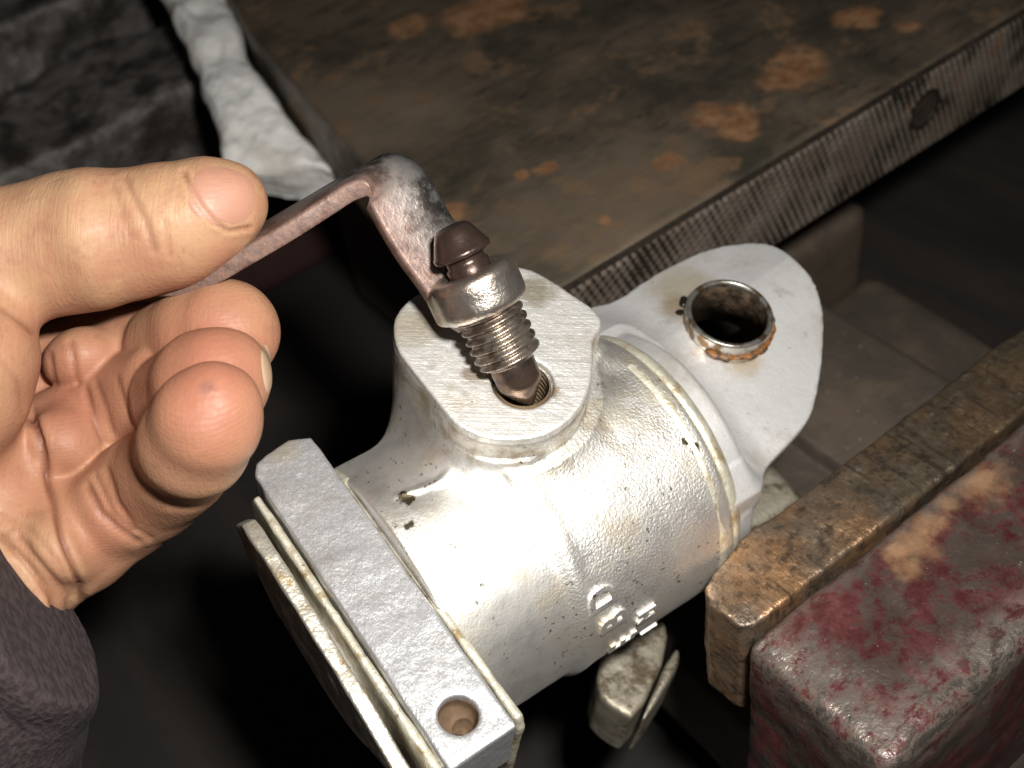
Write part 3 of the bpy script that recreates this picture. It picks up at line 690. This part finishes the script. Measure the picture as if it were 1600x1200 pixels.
def join(f, k):
    m = np.minimum(Gh.f, f); 
    if k: m = m-np.maximum(k-np.abs(Gh.f-f), 0)**2/(4*k)
    Gh.f = m
# palm: heel, thenar side and wrist
chain(Gh, [(-140, 760, 236, 150), (-20, 800, 224, 125), (10, 850, 221, 108)], 4)
chain(Gh, [(-160, 1010, 228, 130), (-60, 960, 222, 120), (15, 900, 219, 92)], 6)
chain(Gh, [(-30, 700, 234, 110), (20, 780, 226, 95)], 6)
chain(Gh, [(-110, 1000, 214, 105), (-20, 930, 211, 62), (20, 960, 210, 52)], 5)
# four fingers: little finger in front, then ring, middle; index behind the lever
pinky = finger([(55, 870, 220, 96), (120, 838, 222, 90), (190, 790, 224, 84), (235, 760, 220, 84), (278, 728, 210, 82)],
               [(175, 800, 217, 60, 66, 60, .55), (95, 855, 213, 40, 62, 60, .6)])
ptip = finger([(284, 712, 206, 70), (303, 692, 199, 85), (323, 658, 194, 83), (336, 636, 193, 72)])
ring = finger([(40, 740, 229, 88), (110, 690, 231, 86), (200, 635, 232, 84), (262, 610, 224, 82)], [(105, 690, 222, 52, 58, 62, .5)])
rtip = finger([(280, 622, 218, 76), (325, 600, 208, 84), (342, 592, 206, 82)])
mid = finger([(10, 645, 238, 84), (90, 590, 241, 80), (170, 556, 242, 78), (240, 545, 235, 74)], [(130, 560, 229, 62, 50, 60, .3)])
mtip = finger([(266, 540, 229, 72), (318, 526, 222, 80), (354, 518, 219, 83)])
index = finger([(-40, 560, 250, 86), (80, 480, 254, 80), (200, 420, 252, 74), (300, 388, 244, 64), (330, 380, 241, 58)])
GhF = Gh.f.copy()
Gh.f = np.minimum.reduce([pinky, ring, mid, index]) if False else pinky
for f_, k_ in ((ring, .7), (mid, .7), (index, 1.0)): join(f_, k_)
join(GhF, 4.0)
for f_, o_ in ((ptip, 1.4), (rtip, .5), (mtip, .5)): join(f_, o_)
# thumb and its base
thumb = finger([(-170, 470, 212, 135), (-90, 440, 212, 118), (0, 406, 213, 108), (120, 378, 213.5, 108), (200, 367, 213.5, 100), (262, 353, 213, 96), (322, 328, 212.5, 80), (350, 318, 212.5, 68)],
               [(150, 372, 211, 60, 104, 98, .12), (300, 345, 212, 70, 78, 72, .55)])
base = finger([(-160, 520, 210, 130), (-62, 560, 205, 115), (-72, 610, 206, 112), (-130, 680, 212, 130)])
join(thumb, .8); join(base, 5.0)
V, Fq = Gh.mesh(); V = relax(V, Fq, 3, .5)
N = vnormals(V, Fq)
Vw = (V-Q0) @ MW.T+np.array((0, 0, ZJ)); Nw = N @ MW.T
pxv = np.stack([800+F*V[:, 0]/-V[:, 2], 600-F*V[:, 1]/-V[:, 2]], 1)
facing = (N*(-V)).sum(1)/np.linalg.norm(V, axis=1)
def pdist(P, line):
    line = np.asarray(line, float); d = np.full(len(P), 1e9)
    for a, b in zip(line[:-1], line[1:]):
        e = b-a; t = np.clip(((P-a) @ e)/(e @ e), 0, 1); d = np.minimum(d, np.hypot(*(P-a-t[:, None]*e).T))
    return d
CREASE = [([(196, 278), (207, 305), (228, 347), (242, 392)], 5, .50), ([(257, 345), (262, 372), (266, 400)], 4, .28), ([(178, 290), (190, 330), (205, 372)], 5, .22), ([(150, 300), (165, 345)], 5, .15), ([(283, 290), (272, 330)], 5, .18),
          ([(50, 655), (66, 702), (77, 765), (97, 842), (119, 898), (131, 940)], 6, 1.3), ([(138, 760), (158, 800), (185, 825), (215, 845)], 6, .95), ([(150, 745), (176, 800), (206, 828)], 5, .5), ([(168, 735), (184, 786), (212, 826), (235, 840)], 5, .55), ([(205, 722), (222, 752), (250, 772)], 4, .3),
          ([(134, 606), (145, 650), (162, 692)], 5, .7), ([(150, 598), (166, 640), (176, 676)], 5, .35), ([(182, 590), (194, 630), (204, 662)], 5, .4), ([(78, 555), (86, 598)], 5, .55), ([(111, 535), (122, 600)], 5, .6), ([(52, 640), (64, 690)], 5, .5),
          ([(0, 838), (42, 880), (80, 932), (93, 985)], 6, 1.0), ([(30, 840), (72, 890), (106, 930), (104, 972)], 5, .6), ([(20, 880), (58, 930), (75, 985)], 5, .6), ([(0, 800), (50, 830), (90, 880), (118, 930)], 5, .3), ([(0, 560), (30, 600), (36, 650)], 6, .25), ([(0, 480), (30, 500), (52, 518)], 6, .5),
          ([(287, 268), (296, 292), (312, 320), (334, 347), (358, 361), (390, 356)], 3.6, .85)]
disp = np.zeros(len(V))
for line, w, dep in CREASE:
    dep *= .62; w *= .9
    d = pdist(pxv, line); disp -= dep*np.exp(-(d/w)**2)*np.clip(facing*3, 0, 1); disp += dep*.22*np.exp(-((d-2.6*w)/(1.6*w))**2)*np.clip(facing*3, 0, 1)
disp += .12*fbm(V*.14, 2)
V = V+N*disp[:, None]
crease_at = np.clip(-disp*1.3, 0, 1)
# natural redness plus the thumb's shadow put into the finger colour: fingertips and inner finger pads are pinker, thumb back is sallower
def near(x, y, r): return np.exp(-(np.hypot(pxv[:, 0]-x, pxv[:, 1]-y)/r)**2)
red_shade = np.clip(.75*near(320, 660, 110)+.8*near(340, 530, 110)+.75*near(170, 830, 80)+.6*near(90, 650, 110)+.45*near(120, 570, 90)+.3*near(60, 760, 60)+.15*near(330, 310, 50), 0, 1)
k = NT('skin')
r_ = k.attr('red_shade'); cr = k.attr('crease'); n1 = k.noise(.10, 4, .6); n2 = k.noise(.6, 4, .65)
v2 = k.map(scale=(1, 1, 1)); cell = k.voro(1.05, k.map(scale=(1, 1.5, 1), rot=(.3, .2, .5)))
HR = Matrix(MW.T.tolist()).to_euler()
lines = k.noise(1.0, 3, .65, k.map2((1.9, .16, .4), HR), .35)
print_ = k.n.new('ShaderNodeTexWave'); k.l.new(k.map2((1, 1, 1), HR), print_.inputs['Vector']); print_.wave_type = 'RINGS'; print_.inputs['Scale'].default_value = .42; print_.inputs['Distortion'].default_value = 5.0; print_.inputs['Detail'].default_value = 3; print_.inputs['Detail Scale'].default_value = .3
col = k.mix(r_, (.43, .255, .145), (.335, .135, .083))
col = k.mix(k.math('MULTIPLY', k.ramp(n1, .38, .66), .6), col, (.36, .155, .095)); col = k.mix(k.math('MULTIPLY', k.ramp(k.noise(.22, 5, .7, k.map(loc=(4, 4, 4))), .52, .68), .35), col, (.27, .12, .075))
col = k.mix(k.math('MULTIPLY', k.ramp(n2, .55, .75), .25), col, (.22, .10, .055))
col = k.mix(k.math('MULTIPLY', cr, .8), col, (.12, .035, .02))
hf = np.linalg.inv(MW)
wrist = W(hp(-60, 1000, 222))
def hl(px, py, d): return W(hp(px, py, d))-wrist
for (px, py, d, r) in ((321, 597, 186, .85), (328, 603, 186, .5)): col = k.mix(k.math('MULTIPLY', k.spot(hl(px, py, d-1), r*2.2, .5, .5, .8), .55), col, (.10, .06, .07))
k.bump((k.noise(.35, 4, .6), .10, .4), (cell, .16, .22), (k.math('MULTIPLY', lines, k.math('SUBTRACT', 1.0, k.math('MULTIPLY', r_, .75))), .5, .32), (k.math('MULTIPLY', print_.outputs['Fac'], r_), .16, .12), (n2, .25, .3))
M_SKIN = k.out(col, 0, k.ramp(n2, .3, .7, .46, .62)); k.b.inputs['Subsurface Weight'].default_value = .06
k.b.inputs['Subsurface Radius'].default_value = (1, .35, .2); k.b.inputs['Subsurface Scale'].default_value = .0022
k.b.inputs['Specular IOR Level'].default_value = .36
hand = thing('hand', 'bare left hand with dark sleeve pinching the lever between thumb and fingers', 'hand', Matrix.Translation(Vector(wrist*.001)))
def to_hand(Vc): return (np.asarray(Vc)-Q0) @ MW.T+np.array((0, 0, ZJ))-wrist
skin = mesh('skin', to_hand(V), Fq, M_SKIN, hand, attrs={'red_shade': red_shade, 'crease': crease_at})
# nails: thin curved plates laid on the skin
tree = BVHTree.FromPolygons([Vector(v) for v in V], [tuple(int(i) for i in q) for q in Fq])
def nail(name, cx, cy, ax, ay, ang, mat, n=26, lift=.22, pw=2.5, flip=False):
    V_, Fc = [], []
    c, s = math.cos(ang), math.sin(ang); top = {}
    for i in range(n+1):
        for j in range(n+1):
            u, v = 2*i/n-1, 2*j/n-1
            # square -> superellipse disc
            m_ = max(abs(u), abs(v)); l = (abs(u)**pw+abs(v)**pw)**(1/pw) or 1; u2, v2 = u*m_/l, v*m_/l
            x = cx+c*u2*ax-s*v2*ay; y = cy+s*u2*ax+c*v2*ay
            hit, nn, _, _ = tree.ray_cast(Vector((0, 0, 0)), Vector(ray(x, y)).normalized())
            if hit is None: continue
            edge = 1-m_**6; top[(i, j)] = len(V_); V_.append(np.array(hit)+np.array(nn)*(lift*edge-.05))
    for i in range(n):
        for j in range(n):
            q = [top.get(t) for t in ((i, j), (i+1, j), (i+1, j+1), (i, j+1))]
            if None not in q: Fc.append(q[::-1])
    V_ = np.array(V_)
    if not len(Fc): return
    o = mesh(name, to_hand(V_), Fc, mat, hand); sm = o.modifiers.new('smooth', 'SMOOTH'); sm.iterations = 6; sm.factor = .5
    return o
k = NT('nail'); nz = k.noise(.2, 3); k.bump((k.noise(.9, 3, .6, k.map2((.15, 1.6, .6), HR)), .5, .2), (k.noise(.25, 3), .3, .5)); M_NAIL = k.out(k.mix(nz, (.37, .175, .115), (.42, .225, .155)), 0, .5); k.b.inputs['Subsurface Weight'].default_value = .1; k.b.inputs['Subsurface Scale'].default_value = .002
k = NT('nail_edge'); M_NAIL2 = k.out(k.mix(k.noise(.3, 3), (.36, .22, .145), (.46, .34, .23)), 0, .42)
nail('thumbnail', 347, 306, 56, 47, -.12+.35, M_NAIL, lift=.24)
nail('fingernail', 418, 578, 9, 41, -.12, M_NAIL2, lift=.25)
# sleeve
k = NT('dark_knit'); wv = k.noise(.9, 2, .5, k.map(scale=(1.2, .5, 1), rot=(0, 0, .8))); k.bump((wv, .9, .7), (k.noise(.2, 3), .5, 1))
M_KNIT = k.out(k.mix(k.ramp(wv, .35, .65), (.022, .014, .015), (.05, .034, .036)), 0, .95);
Gs = Grid((-150, -120, -275), (-60, -20, -165), .9)
chain(Gs, [(-300, 1300, 226, 390), (-170, 1160, 224, 280), (-75, 1060, 205, 210), (0, 985, 199, 175)], 3)
ctr = np.array(hp(44, 985, 196)); axd = nrm((.81, .58, -.06))
P_ = Gs.pts(Gs.ax); dd = (P_-ctr.astype(np.float32)) @ axd.astype(np.float32)
fold = 1.0*np.sin(dd*.55+fbm(P_*.05, 2)*3)
Gs.f = np.maximum(Gs.f+fold*.6, dd); 
Vs, Fs = Gs.mesh(); mesh('sleeve', to_hand(Vs), Fs, M_KNIT, hand)
